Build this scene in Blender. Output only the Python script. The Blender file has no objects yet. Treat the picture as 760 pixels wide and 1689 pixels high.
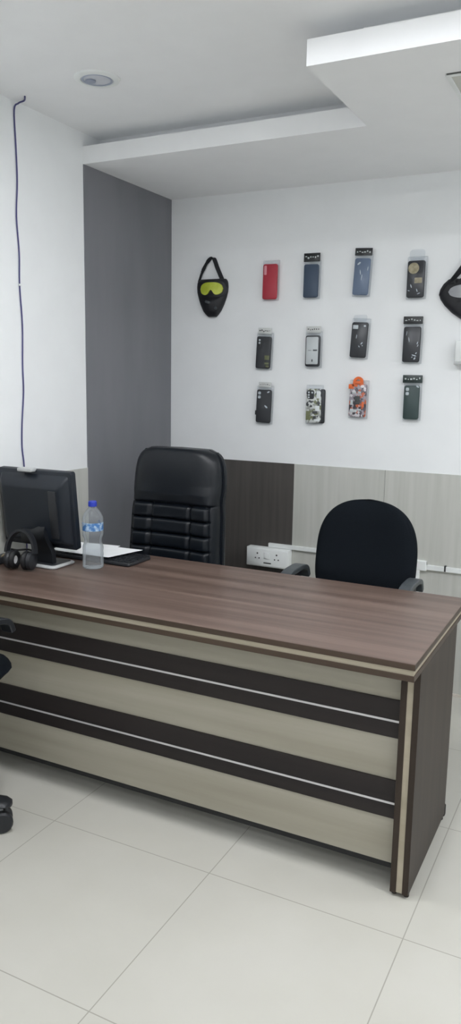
import bpy, bmesh, math, random
from mathutils import Vector, Matrix
random.seed(7)
PI = math.pi
sc = bpy.context.scene
COL = sc.collection

# ------------------------------------------------------------------ camera
cam_d = bpy.data.cameras.new('camera'); cam = bpy.data.objects.new('camera', cam_d); COL.objects.link(cam)
r = Vector((0.89059744, 0.45448879, 0.01661758)); u = Vector((-0.09068857, 0.1416673, 0.98575147)); f = Vector((-0.44565882, 0.87941476, -0.16738547))
m = Matrix((r, u, -f)).transposed().to_4x4(); m.translation = Vector((0, 0, 1.4915))
cam.matrix_world = m
cam_d.sensor_fit = 'VERTICAL'; cam_d.sensor_height = 36.0; cam_d.lens = 36.0*1281.49/1689.0
cam_d.clip_start = 0.02
sc.camera = cam
vs = sc.view_settings
vs.view_transform = 'Standard'; vs.look = 'None'; vs.gamma = 1.0; vs.use_curve_mapping = False; vs.exposure = 0.43
sc.cycles.max_bounces = 14; sc.cycles.diffuse_bounces = 9; sc.cycles.transparent_max_bounces = 16

# ------------------------------------------------------------------ materials
def s2l(c):
    return tuple(((x/255.0)/12.92 if x/255.0 <= 0.04045 else ((x/255.0+0.055)/1.055)**2.4) for x in c)
def mat(name, rgb, rough=0.6, metal=0.0, rgb2=None, scale=(8, 8, 8), detail=4.0, bump=0.0, bscale=200.0, spec=0.5, lo=0.35, hi=0.65, coat=0.0):
    m = bpy.data.materials.new(name); m.use_nodes = True
    nt = m.node_tree; N = nt.nodes; L = nt.links
    b = N['Principled BSDF']
    b.inputs['Roughness'].default_value = rough; b.inputs['Metallic'].default_value = metal
    b.inputs['Specular IOR Level'].default_value = spec; b.inputs['Coat Weight'].default_value = coat
    c1 = s2l(rgb) + (1,)
    c2 = s2l(rgb2 if rgb2 else tuple(min(255, x*1.04+1) for x in rgb)) + (1,)
    tc = N.new('ShaderNodeTexCoord'); mp = N.new('ShaderNodeMapping'); mp.inputs['Scale'].default_value = scale
    no = N.new('ShaderNodeTexNoise'); no.inputs['Scale'].default_value = 1.0; no.inputs['Detail'].default_value = detail
    rp = N.new('ShaderNodeValToRGB'); rp.color_ramp.elements[0].position = lo; rp.color_ramp.elements[1].position = hi
    rp.color_ramp.elements[0].color = c1; rp.color_ramp.elements[1].color = c2
    L.new(tc.outputs['Object'], mp.inputs['Vector']); L.new(mp.outputs['Vector'], no.inputs['Vector'])
    L.new(no.outputs['Fac'], rp.inputs['Fac']); L.new(rp.outputs['Color'], b.inputs['Base Color'])
    if bump > 0:
        n2 = N.new('ShaderNodeTexNoise'); n2.inputs['Scale'].default_value = bscale; n2.inputs['Detail'].default_value = 3
        bp = N.new('ShaderNodeBump'); bp.inputs['Strength'].default_value = bump; bp.inputs['Distance'].default_value = 0.002
        L.new(tc.outputs['Object'], n2.inputs['Vector']); L.new(n2.outputs['Fac'], bp.inputs['Height']); L.new(bp.outputs['Normal'], b.inputs['Normal'])
    return m
def clear(name, tint, opac=0.12, rough=0.08, fres=0.45):
    m = bpy.data.materials.new(name); m.use_nodes = True
    nt = m.node_tree; N = nt.nodes; L = nt.links; N.remove(N['Principled BSDF'])
    tr = N.new('ShaderNodeBsdfTransparent'); tr.inputs['Color'].default_value = s2l(tint)+(1,)
    di = N.new('ShaderNodeBsdfPrincipled'); di.inputs['Base Color'].default_value = s2l((225, 228, 230))+(1,); di.inputs['Roughness'].default_value = rough
    lw = N.new('ShaderNodeLayerWeight'); lw.inputs['Blend'].default_value = 0.25
    no = N.new('ShaderNodeTexNoise'); no.inputs['Scale'].default_value = 40
    tc = N.new('ShaderNodeTexCoord'); L.new(tc.outputs['Object'], no.inputs['Vector'])
    bp = N.new('ShaderNodeBump'); bp.inputs['Strength'].default_value = 0.5; bp.inputs['Distance'].default_value = 0.006
    L.new(no.outputs['Fac'], bp.inputs['Height']); L.new(bp.outputs['Normal'], di.inputs['Normal'])
    ma = N.new('ShaderNodeMath'); ma.operation = 'MULTIPLY_ADD'; ma.inputs[1].default_value = fres; ma.inputs[2].default_value = opac
    L.new(lw.outputs['Fresnel'], ma.inputs[0])
    mx = N.new('ShaderNodeMixShader'); L.new(ma.outputs[0], mx.inputs['Fac']); L.new(tr.outputs[0], mx.inputs[1]); L.new(di.outputs[0], mx.inputs[2])
    L.new(mx.outputs[0], N['Material Output'].inputs['Surface'])
    return m
def emit(name, rgb, strength):
    m = bpy.data.materials.new(name); m.use_nodes = True
    b = m.node_tree.nodes['Principled BSDF']
    b.inputs['Base Color'].default_value = (0.8, 0.8, 0.8, 1)
    b.inputs['Emission Color'].default_value = s2l(rgb)+(1,); b.inputs['Emission Strength'].default_value = strength
    return m
def pattern(name, cols, scale, rough=0.3):
    """blotchy multi-colour print on a phone case"""
    m = bpy.data.materials.new(name); m.use_nodes = True
    nt = m.node_tree; N = nt.nodes; L = nt.links; b = N['Principled BSDF']; b.inputs['Roughness'].default_value = rough
    tc = N.new('ShaderNodeTexCoord'); vo = N.new('ShaderNodeTexVoronoi'); vo.inputs['Scale'].default_value = scale
    vo.distance = 'MANHATTAN'
    sp = N.new('ShaderNodeSeparateColor'); rp = N.new('ShaderNodeValToRGB'); rp.color_ramp.interpolation = 'CONSTANT'
    el = rp.color_ramp.elements
    for i, c in enumerate(cols):
        e = el[i] if i < 2 else el.new(i/len(cols))
        e.position = i/len(cols)
    for i, c in enumerate(cols): el[i].color = s2l(c)+(1,)
    L.new(tc.outputs['Object'], vo.inputs['Vector']); L.new(vo.outputs['Color'], sp.inputs[0]); L.new(sp.outputs[0], rp.inputs['Fac']); L.new(rp.outputs['Color'], b.inputs['Base Color'])
    return m

M = {}
M['wall'] = mat('wall_paint', (238, 240, 241), 0.75, rgb2=(240, 242, 243), bump=0.03)
M['ceil'] = mat('ceiling_paint', (239, 240, 241), 0.85, rgb2=(241, 242, 243))
M['greylam'] = mat('grey_laminate', (116, 117, 123), 0.5, rgb2=(123, 123, 129), scale=(6, 6, 1.2))
M['dado'] = mat('beige_laminate', (186, 187, 180), 0.5, rgb2=(197, 197, 191), scale=(30, 30, 1.5))
M['dadodark'] = mat('dark_laminate', (74, 71, 69), 0.5, rgb2=(84, 80, 77), scale=(40, 40, 1.5))
M['seam'] = mat('joint_line', (104, 104, 101), 0.7)
M['caulk'] = mat('pale_skirting', (205, 198, 188), 0.6)
M['top'] = mat('walnut_top', (76, 60, 52), 0.36, rgb2=(120, 101, 92), scale=(0.9, 26, 26), detail=5, lo=0.25, hi=0.75, spec=0.5)
M['edge'] = mat('walnut_edge', (58, 45, 35), 0.45, rgb2=(72, 57, 45), scale=(1, 30, 30))
M['band'] = mat('beige_core', (164, 154, 134), 0.45, rgb2=(178, 168, 149), scale=(1.5, 20, 20))
M['side'] = mat('walnut_side', (41, 32, 26), 0.45, rgb2=(60, 49, 41), scale=(30, 24, 1.2), detail=5, lo=0.25, hi=0.75, spec=0.32)
M['panel'] = mat('pale_oak_panel', (152, 146, 130), 0.45, rgb2=(180, 175, 161), scale=(0.8, 16, 16), detail=5, lo=0.25, hi=0.75)
M['strip'] = mat('wenge_strip', (34, 29, 30), 0.45, rgb2=(43, 37, 37), scale=(1, 30, 30), spec=0.35)
M['chrome'] = mat('silver_inlay', (215, 213, 215), 0.3, 0.3)
M['leather'] = mat('black_leather', (12, 17, 24), 0.36, rgb2=(15, 21, 28), bump=0.12, bscale=500, spec=0.42)
M['fabric'] = mat('black_fabric', (14, 19, 24), 0.95, rgb2=(19, 24, 30), scale=(300, 300, 300), bump=0.3, bscale=900, spec=0.15)
M['plastic'] = mat('black_plastic', (32, 34, 38), 0.42)
M['arm'] = mat('grey_plastic', (64, 69, 72), 0.4)
M['mon'] = mat('monitor_plastic', (19, 26, 35), 0.4)
M['mondk'] = mat('monitor_dark', (17, 20, 25), 0.45)
M['silver'] = mat('silver_plastic', (176, 178, 178), 0.35)
M['screen'] = mat('screen_glass', (15, 16, 18), 0.1)
M['white'] = mat('white_plastic', (226, 229, 228), 0.4)
M['paper'] = mat('paper', (236, 237, 238), 0.8)
M['black'] = mat('flat_black', (17, 18, 21), 0.55)
M['cable'] = mat('violet_cable', (66, 66, 112), 0.5)
M['dcable'] = mat('black_cable', (24, 24, 26), 0.5)
M['tan'] = mat('tan_cable', (150, 138, 112), 0.5)
M['mask'] = mat('black_rubber', (17, 18, 24), 0.5)
M['strap'] = mat('black_webbing', (20, 21, 27), 0.8)
M['lime'] = mat('lime_lens', (176, 190, 52), 0.15, rgb2=(204, 212, 92), scale=(14, 14, 14))
M['greylens'] = mat('grey_lens', (150, 152, 156), 0.12, rgb2=(178, 180, 182))
M['bag'] = clear('clear_bag', (249, 250, 251), 0.02, 0.1, 0.16)
M['bottle'] = clear('clear_bottle', (232, 236, 238), 0.14, 0.06)
M['label'] = mat('blue_label', (70, 120, 178), 0.4, rgb2=(176, 200, 222), scale=(60, 60, 60), lo=0.45, hi=0.6)
M['cap'] = mat('blue_cap', (40, 58, 168), 0.4)
M['header'] = mat('black_card', (18, 22, 24), 0.35)
M['headgreen'] = mat('dark_green_card', (18, 36, 34), 0.35)
M['headclear'] = mat('pale_card', (190, 192, 190), 0.5, rgb2=(206, 208, 206))
M['print'] = mat('white_print', (188, 194, 194), 0.5)
M['dprint'] = mat('dark_print', (58, 60, 60), 0.5)
M['red'] = mat('red_case', (176, 30, 52), 0.4)
M['pink'] = mat('pink_lens_ring', (226, 150, 160), 0.4)
M['navy'] = mat('navy_case', (50, 68, 90), 0.5)
M['slate'] = mat('slate_case', (98, 114, 138), 0.35)
M['bcase'] = mat('black_case', (30, 32, 37), 0.3)
M['green'] = mat('green_case', (42, 62, 60), 0.45)
M['clearcase'] = mat('frosted_case', (196, 200, 200), 0.35)
M['gold'] = mat('gold_disc', (150, 140, 112), 0.35, rgb2=(182, 172, 144), scale=(60, 60, 60))
M['olive'] = mat('olive_print', (108, 112, 74), 0.5)
M['lens'] = mat('camera_lens', (195, 202, 205), 0.2)
M['orange'] = mat('orange_silicone', (226, 104, 40), 0.45)
M['prt1'] = pattern('grey_print', [(214, 216, 212), (160, 162, 156), (214, 216, 212), (120, 124, 92), (60, 62, 66)], 70)
M['prt2'] = pattern('orange_print', [(170, 160, 166), (96, 84, 92), (222, 216, 218), (60, 54, 60), (196, 92, 48), (150, 140, 148)], 75)
M['glint'] = mat('glint_paint', (200, 208, 214), 0.15)  # pale colour of the painted film highlights
M['lampon'] = emit('lamp_lit', (249, 251, 255), 218.0)
M['fillmid'] = emit('fill_lamp_mid', (249, 251, 255), 60.0)
M['fillrear'] = emit('fill_lamp_rear', (249, 251, 255), 140.0)
M['panelon'] = emit('lamp_panel_lit', (246, 250, 255), 30.0)
M['lampglass'] = mat('lamp_glass', (214, 217, 224), 0.15)
M['lampdark'] = mat('lamp_inner', (158, 165, 182), 0.35, 0.2)
M['diffuser'] = mat('panel_diffuser', (192, 192, 184), 0.4)
M['gapshade'] = mat('recess_shade', (84, 86, 86), 0.5)  # dark tone for the painted recess shade

# floor: 600 mm cream vitrified tiles
def floor_mat():
    m = mat('cream_tiles', (189, 187, 178), 0.3, rgb2=(195, 193, 185), scale=(2.2, 2.2, 2.2), spec=0.4)
    nt = m.node_tree; N = nt.nodes; L = nt.links; b = N['Principled BSDF']
    base = b.inputs['Base Color'].links[0].from_socket
    tc = N.new('ShaderNodeTexCoord'); sx = N.new('ShaderNodeSeparateXYZ'); L.new(tc.outputs['Object'], sx.inputs[0])
    facs = []
    for ax, off in (('X', -1.6194), ('Y', 1.9087)):
        a = N.new('ShaderNodeMath'); a.operation = 'SUBTRACT'; a.inputs[1].default_value = off-0.3-6.0; L.new(sx.outputs[ax], a.inputs[0])
        md = N.new('ShaderNodeMath'); md.operation = 'MODULO'; md.inputs[1].default_value = 0.6; L.new(a.outputs[0], md.inputs[0])
        s = N.new('ShaderNodeMath'); s.operation = 'SUBTRACT'; s.inputs[1].default_value = 0.3; L.new(md.outputs[0], s.inputs[0])
        ab = N.new('ShaderNodeMath'); ab.operation = 'ABSOLUTE'; L.new(s.outputs[0], ab.inputs[0])
        lt = N.new('ShaderNodeMath'); lt.operation = 'LESS_THAN'; lt.inputs[1].default_value = 0.0016; L.new(ab.outputs[0], lt.inputs[0])
        facs.append(lt.outputs[0])
    mxm = N.new('ShaderNodeMath'); mxm.operation = 'MAXIMUM'; L.new(facs[0], mxm.inputs[0]); L.new(facs[1], mxm.inputs[1])
    mix = N.new('ShaderNodeMix'); mix.data_type = 'RGBA'
    L.new(mxm.outputs[0], mix.inputs[0]); L.new(base, mix.inputs[6]); mix.inputs[7].default_value = s2l((156, 153, 144))+(1,)
    L.new(mix.outputs[2], b.inputs['Base Color'])
    return m
M['floor'] = floor_mat()

# ------------------------------------------------------------------ mesh helpers
def B(): return bmesh.new()
def box(bm, x0, x1, y0, y1, z0, z1):
    vs_ = [bm.verts.new((x, y, z)) for z in (z0, z1) for (x, y) in ((x0, y0), (x1, y0), (x1, y1), (x0, y1))]
    for q in ((3, 2, 1, 0), (4, 5, 6, 7), (0, 1, 5, 4), (1, 2, 6, 5), (2, 3, 7, 6), (3, 0, 4, 7)):
        bm.faces.new([vs_[i] for i in q])
    return bm
def bx(*a): return box(B(), *a)
def loft(bm, rings, cap=True, closed=False):
    R = [[bm.verts.new(p) for p in ring] for ring in rings]
    n = len(R[0])
    pairs = list(zip(R[:-1], R[1:])) + ([(R[-1], R[0])] if closed else [])
    for a, b in pairs:
        for i in range(n):
            j = (i+1) % n
            bm.faces.new((a[i], a[j], b[j], b[i]))
    if cap and not closed:
        bm.faces.new(list(reversed(R[0]))); bm.faces.new(R[-1])
    return bm
def frames(pts, up=None):
    P = [Vector(p) for p in pts]; out = []
    prev = None
    for i in range(len(P)):
        t = (P[min(i+1, len(P)-1)] - P[max(i-1, 0)]).normalized()
        if up is not None: n = Vector(up)
        elif prev is None: n = Vector((0, 0, 1)) if abs(t.z) < 0.9 else Vector((1, 0, 0))
        else: n = prev
        n = (n - t*n.dot(t)).normalized(); prev = n
        out.append((P[i], n, t.cross(n)))
    return out
def tube(bm, pts, rad, seg=10):
    rr = rad if isinstance(rad, (list, tuple)) else [rad]*len(pts)
    return loft(bm, [[p + n*(rr[i]*math.cos(2*PI*k/seg)) + b*(rr[i]*math.sin(2*PI*k/seg)) for k in range(seg)] for i, (p, n, b) in enumerate(frames(pts))])
def ribbon(bm, pts, wdir, w, t):
    """flat band; wdir is the direction of its width"""
    rings = []
    W = w if isinstance(w, (list, tuple)) else [w]*len(pts)
    for i, (p, n, b) in enumerate(frames(pts, wdir)):
        a = n*(W[i]/2); c = b*(t/2)
        rings.append([p-a-c, p+a-c, p+a+c, p-a+c])
    return loft(bm, rings)
def smoothpath(pts, n=8):
    P = [Vector(p) for p in pts]; out = []
    for i in range(len(P)-1):
        p0 = P[max(i-1, 0)]; p1 = P[i]; p2 = P[i+1]; p3 = P[min(i+2, len(P)-1)]
        for k in range(n):
            t = k/n
            out.append(0.5*((2*p1)+(p2-p0)*t+(2*p0-5*p1+4*p2-p3)*t*t+(-p0+3*p1-3*p2+p3)*t**3))
    out.append(P[-1]); return out
def lathe(bm, prof, seg=32, c=(0, 0, 0), axis='Z'):
    """prof: (radius, height) list"""
    rings = []
    for (q, h) in prof:
        ring = []
        for k in range(seg):
            a = 2*PI*k/seg; x, y = max(q, 1e-5)*math.cos(a), max(q, 1e-5)*math.sin(a)
            p = {'Z': (x, y, h), 'Y': (x, h, -y), 'X': (h, x, y)}[axis]
            ring.append((p[0]+c[0], p[1]+c[1], p[2]+c[2]))
        rings.append(ring)
    return loft(bm, rings)
def torus(bm, R, q, c, axis='X', seg=28, s2=12, sq=1.0):
    rings = []
    for i in range(seg):
        a = 2*PI*i/seg; ring = []
        for k in range(s2):
            b = 2*PI*k/s2; rr = R+q*math.cos(b); h = q*sq*math.sin(b)
            x, y = rr*math.cos(a), rr*math.sin(a)
            p = {'Z': (x, y, h), 'Y': (x, h, y), 'X': (h, x, y)}[axis]
            ring.append((p[0]+c[0], p[1]+c[1], p[2]+c[2]))
        rings.append(ring)
    return loft(bm, rings, closed=True)
def rrect(w, h, r, n=5):
    out = []
    for (sx, sz, a0) in ((1, 1, 0), (-1, 1, PI/2), (-1, -1, PI), (1, -1, 1.5*PI)):
        for k in range(n+1):
            a = a0+PI/2*k/n
            out.append((sx*(w/2-r)+r*math.cos(a), sz*(h/2-r)+r*math.sin(a)))
    return out
def rslab(bm, cx, cz, w, h, rad, y0, y1, bev=0.002, tilt=0.0, ox=None, oz=None):
    """rounded plate standing in XZ, front at y0 (towards camera), back at y1; tilt turns it about (ox, oz)"""
    ox = cx if ox is None else ox; oz = cz if oz is None else oz
    ca, sa = math.cos(tilt), math.sin(tilt)
    rings = []
    for (ins, y) in ((bev, y1), (0, y1-bev), (0, y0+bev), (bev*0.35, y0+bev*0.35), (bev, y0)):
        ring = []
        for (x, z) in rrect(w-2*ins, h-2*ins, max(rad-ins, 0.0003)):
            X, Z = cx+x-ox, cz+z-oz
            ring.append((ox+X*ca-Z*sa, y, oz+X*sa+Z*ca))
        rings.append(ring)
    return loft(bm, rings)
def hslab(bm, cx, cy, w, d, rad, z0, z1, bev=0.003, rot=0.0):
    rings = []; ca, sa = math.cos(rot), math.sin(rot)
    for (ins, z) in ((bev, z0), (0, z0+bev), (0, z1-bev), (bev*0.35, z1-bev*0.35), (bev, z1)):
        rings.append([(cx+x*ca-y*sa, cy+x*sa+y*ca, z) for (x, y) in rrect(w-2*ins, d-2*ins, max(rad-ins, 0.0003))])
    return loft(bm, rings)
def pad(bm, zs, wf, front, back, nu=48):
    """closed cushion: for each z half-width wf(z), front(u,z), back(u,z) give y"""
    us = [math.sin(-PI/2+PI*i/nu) for i in range(nu+1)]
    fr, bk = [], []
    for z in zs:
        w = max(wf(z), 1e-4)
        fr.append([bm.verts.new((w*q, front(q, z), z)) for q in us])
        bk.append([bm.verts.new((w*q, back(q, z), z)) for q in us])
    for i in range(len(zs)-1):
        for j in range(nu):
            bm.faces.new((fr[i][j], fr[i][j+1], fr[i+1][j+1], fr[i+1][j]))
            bm.faces.new((bk[i][j+1], bk[i][j], bk[i+1][j], bk[i+1][j+1]))
        bm.faces.new((bk[i][0], fr[i][0], fr[i+1][0], bk[i+1][0]))
        bm.faces.new((fr[i][-1], bk[i][-1], bk[i+1][-1], fr[i+1][-1]))
    for R in (0, -1):
        for j in range(nu):
            q = (fr[R][j], bk[R][j], bk[R][j+1], fr[R][j+1])
            bm.faces.new(q if R == 0 else tuple(reversed(q)))
    bmesh.ops.remove_doubles(bm, verts=bm.verts, dist=2e-4)
    return bm
def xform(bm, mtx): bmesh.ops.transform(bm, matrix=mtx, verts=bm.verts); return bm

# ------------------------------------------------------------------ object helpers
def root_of(o):
    while o.parent: o = o.parent
    return o
def obj(name, bm, m, parent=None, smooth=True, bevel=0.0, label=None, ang=35):
    bmesh.ops.recalc_face_normals(bm, faces=bm.faces)
    if parent: xform(bm, Matrix.Translation(-root_of(parent).location))
    me = bpy.data.meshes.new(name); bm.to_mesh(me); bm.free()
    if smooth:
        for p in me.polygons: p.use_smooth = True
        me.set_sharp_from_angle(angle=math.radians(ang))
    me.materials.append(m)
    o = bpy.data.objects.new(name, me); COL.objects.link(o)
    if parent: o.parent = parent
    if bevel > 0:
        bv = o.modifiers.new('bevel', 'BEVEL'); bv.width = bevel; bv.segments = 2; bv.limit_method = 'ANGLE'
    if label: o['label'] = label
    return o
def thing(name, label, cat, loc, group=None):
    o = bpy.data.objects.new(name, None); COL.objects.link(o); o.empty_display_size = 0.05
    o.location = loc; o['label'] = label; o['category'] = cat
    if group: o['group'] = group
    return o
def tag(o, label, cat, group=None):
    o['label'] = label; o['category'] = cat
    if group: o['group'] = group
    return o
def struct(name, bm, m, label=None, parent=None, bevel=0.0):
    o = obj(name, bm, m, parent, smooth=False, bevel=bevel); o['kind'] = 'structure'
    if label: o['label'] = label
    return o

# ------------------------------------------------------------------ room
XL, XR, YB, YR, ZC = -2.247, 2.3, 3.682, -2.6, 2.552
ZS, ZFT, YF, XP, YP = 2.4195, 2.494, 2.937, -0.954, 2.334
struct('floor', bx(XL-.1, XR+.1, YR-.1, YB+.1, -0.05, 0), M['floor'], 'cream square tiled floor')
struct('ceiling', bx(XL-.1, XR+.1, YR-.1, YB+.1, ZC, ZC+.05), M['ceil'], 'white painted ceiling')
struct('wall_back', bx(XL-.1, XR+.1, YB, YB+.1, 0, ZC), M['wall'], 'white back wall hung with phone cases')
struct('wall_left', bx(XL-.1, XL, YR, YB, 0, ZC), M['wall'], 'white left wall with a thin cable')
struct('wall_right', bx(XR, XR+.1, YR, YB, 0, ZC), M['wall'], 'white right wall')
bm = B(); box(bm, XL-.1, XL+.15, YR-.1, YR, 0, ZC); box(bm, XR-.15, XR+.1, YR-.1, YR, 0, ZC); box(bm, XL+.15, XR-.15, YR-.1, YR, 2.42, ZC); box(bm, XL+.15, XR-.15, YR-.1, YR, 0, .12)
struct('wall_rear', bm, M['wall'], 'unseen rear wall with an opening added for fill light')  # rear opening is added, out of view, to let fill light in
bm = B()
for xx in (XL+.15, -.72, .78, XR-.19): box(bm, xx, xx+.04, YR-.07, YR-.03, .12, 2.42)
struct('fill_opening', bm, M['silver'], 'frame of the unseen opening added for fill light')  # frame belongs to the added opening, not to a known window
# lowered ceiling edge: an L-shaped slab on a set-back support
def lshape(z0, z1, s, yb, xr):
    bm = B()
    pts = [(XL, YF+s), (XP+s, YF+s), (XP+s, YP+s), (xr, YP+s), (xr, yb), (XL, yb)]
    loft(bm, [[(x, y, z0) for x, y in pts], [(x, y, z1) for x, y in pts]]); return bm
struct('trim_1', lshape(ZS, ZFT, 0, YB, XR), M['ceil'], 'white L-shaped lowered ceiling slab')
struct('trim_2', lshape(ZFT, ZC, 0.13, YB, XR), M['ceil'], 'set-back white band above the lowered ceiling slab')
struct('trim_3', bx(XL, XL+.004, YF, YB, 0, ZS), M['greylam'], 'tall grey laminate panel on left wall')
struct('trim_4', bx(XL, XL+.004, YR, YF, 0, 1.0745), M['dado'], 'beige dado panel on left wall')
struct('trim_5', bx(XL+.004, -1.5018, YB-.005, YB, 0, 1.0738), M['dadodark'], 'dark brown dado panel on back wall')
struct('trim_6', bx(-1.5018, -1.0284, YB-.005, YB, 0, 1.0738), M['dado'], 'beige dado panel on back wall beside the dark panel')
struct('trim_7', bx(-1.0264, XR, YB-.005, YB, 0, 1.0738), M['dado'], 'long beige dado panel on back wall')
struct('trim_8', bx(-1.0284, -1.0264, YB-.003, YB, 0, 1.0738), M['seam'], 'thin joint between beige dado panels')
struct('baseboard_back', bx(XL+.004, XR, YB-.012, YB-.005, 0, 0.012), M['caulk'], 'thin pale strip along foot of back wall')

# ------------------------------------------------------------------ lamps
def downlight(x, y, lit, label, q=0.083, lm='lampon'):
    t = thing('ceiling_light', label, 'ceiling light', (x, y, ZC), 'lit round downlights out in the room' if lit else None)
    bm = B(); lathe(bm, [(q*.70, ZC-.001), (q*.72, ZC-.009), (q*.86, ZC-.010), (q*.97, ZC-.006), (q, ZC-.0005)], 40, (x, y, 0)); obj('trim_ring', bm, M['white'], t)
    if lit:
        bm = B(); lathe(bm, [(0.0, ZC-.007), (q*.71, ZC-.007), (q*.71, ZC-.0005), (0, ZC-.0005)], 32, (x, y, 0)); obj('diffuser', bm, M[lm], t)
    else:
        bm = B(); lathe(bm, [(0.0, ZC-.004), (q*.5, ZC-.0055), (q*.70, ZC-.006), (q*.70, ZC-.0005), (0, ZC-.0005)], 36, (x, y, 0)); obj('glass', bm, M['lampglass'], t)
        bm = B(); lathe(bm, [(0.0, 0.0), (0.019, 0.0), (0.019, .004), (0, .004)], 24, (x-.026, y-.004, ZC-.0105)); obj('bulb_socket', bm, M['lampdark'], t)
        bm = B(); torus(bm, q*.62, .0035, (x, y, ZC-.007), 'Z', 36, 8, .6); obj('reflector', bm, M['lampdark'], t)
    return t
downlight(-1.811, 2.456, False, 'unlit round recessed downlight in the white ceiling')
LITS = [(-1.32, 1.70), (-0.55, 1.70), (0.45, 1.70), (1.4, 1.70), (-1.1, 0.85), (0.1, 0.85), (1.4, 0.85), (-1.2, -.6), (0.2, -.6), (1.5, -.6), (-.6, -1.9), (1.0, -1.9)]  # rows behind the front one are unseen, added for bounced fill
for (x, y) in LITS: downlight(x, y, True, 'unseen lit round downlight in the white ceiling', 0.09, 'lampon' if y > 1 else 'fillmid' if y > 0 else 'fillrear')
def panel_light(x0, y0, lit, label):
    x1, y1 = x0+.30, y0+.30
    t = thing('panel_light', label, 'ceiling light', ((x0+x1)/2, (y0+y1)/2, ZS))
    bm = B()
    for a in ((x0, x1, y0, y0+.014), (x0, x1, y1-.014, y1), (x0, x0+.014, y0+.014, y1-.014), (x1-.014, x1, y0+.014, y1-.014)): box(bm, a[0], a[1], a[2], a[3], ZS-.006, ZS)
    obj('frame', bm, M['white'], t, False)
    obj('painted_gap_shade', bx(x0+.004, x1-.004, y0-.003, y0, ZS-.004, ZS), M['gapshade'], t, False)  # dark strip painted in for the shade at the panel recess
    obj('diffuser', bx(x0+.014, x1-.014, y0+.014, y1-.014, ZS-.003, ZS), M['panelon' if lit else 'diffuser'], t, False)
panel_light(-.592, 2.563, False, 'unlit square panel light set in the lowered ceiling slab')
panel_light(.55, 2.563, True, 'lit square panel light farther right in the lowered slab')

# ------------------------------------------------------------------ desk
DX0, DX1, DY0, DY1 = -2.236, -.4487, 1.9903, 2.7299
LY0, LY1, PY = 2.071, 2.5756, 2.11
desk = thing('office_desk', 'long walnut office desk with pale front panel and dark stripes', 'desk', (-1.35, 2.35, 0))
obj('desktop', bx(DX0, DX1, DY0, DY1, .732, .75), M['top'], desk, False, .0012)
# real edge lipping on the board: thin strips on the front, right and rear edges
bm = B(); e = .0012
box(bm, DX0, DX1+e, DY0-e, DY0, .7325, .7492); box(bm, DX1, DX1+e, DY0, DY1, .7325, .7492)
obj('edge_lipping', bm, M['edge'], desk, False)
obj('pale_edge_band', bx(DX0+.004, DX1-.003, DY0+.003, DY1-.004, .716, .732), M['band'], desk, False, label='pale beige band between the two walnut boards')
obj('under_board', bx(DX0, DX1, DY0, DY1, .699, .716), M['edge'], desk, False, .001)
for sx, x0 in ((1, DX1-.054), (-1, DX0)):
    lg = obj('leg_panel', bx(x0+.036, x0+.054, LY0, LY1, .012, .699), M['side'], desk, False, .001)
    obj('inner_board', bx(x0, x0+.018, LY0, LY1, .012, .699), M['side'], lg, False, .001)
    obj('pale_core', bx(x0+.018, x0+.036, LY0+.003, LY1-.003, .014, .699), M['band'], lg, False, label='pale core strip between two dark boards')
    for (fx, fy) in ((x0+.009, LY0+.02), (x0+.045, LY0+.02), (x0+.009, LY1-.02), (x0+.045, LY1-.02)):
        bm = B(); lathe(bm, [(0.008, 0), (.0085, .003), (.0085, .013)], 14, (fx, fy, 0)); obj('foot', bm, M['black'], lg)
    bm = B(); hslab(bm, x0+.04, LY1+.008, .03, .03, .008, .0, .04, .004); obj('rear_glide', bm, M['black'], lg)
pn = obj('modesty_panel', bx(DX0+.054, DX1-.054, PY, PY+.018, .078, .699), M['panel'], desk, False)
obj('bottom_edge', bx(DX0+.054, DX1-.054, PY-.001, PY+.019, .062, .078), M['black'], pn, False, label='dark edge strip along panel bottom')
for z0, z1, zl in ((.476, .592, .5275), (.224, .344, .272)):
    st = obj('dark_stripe', bx(DX0+.054, DX1-.054, PY-.006, PY, z0, z1), M['strip'], pn, False, label='dark wenge stripe with silver line')
    obj('silver_inlay', bx(DX0+.054, DX1-.054, PY-.0072, PY-.006, zl-.0032, zl+.0032), M['chrome'], st, False)

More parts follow.
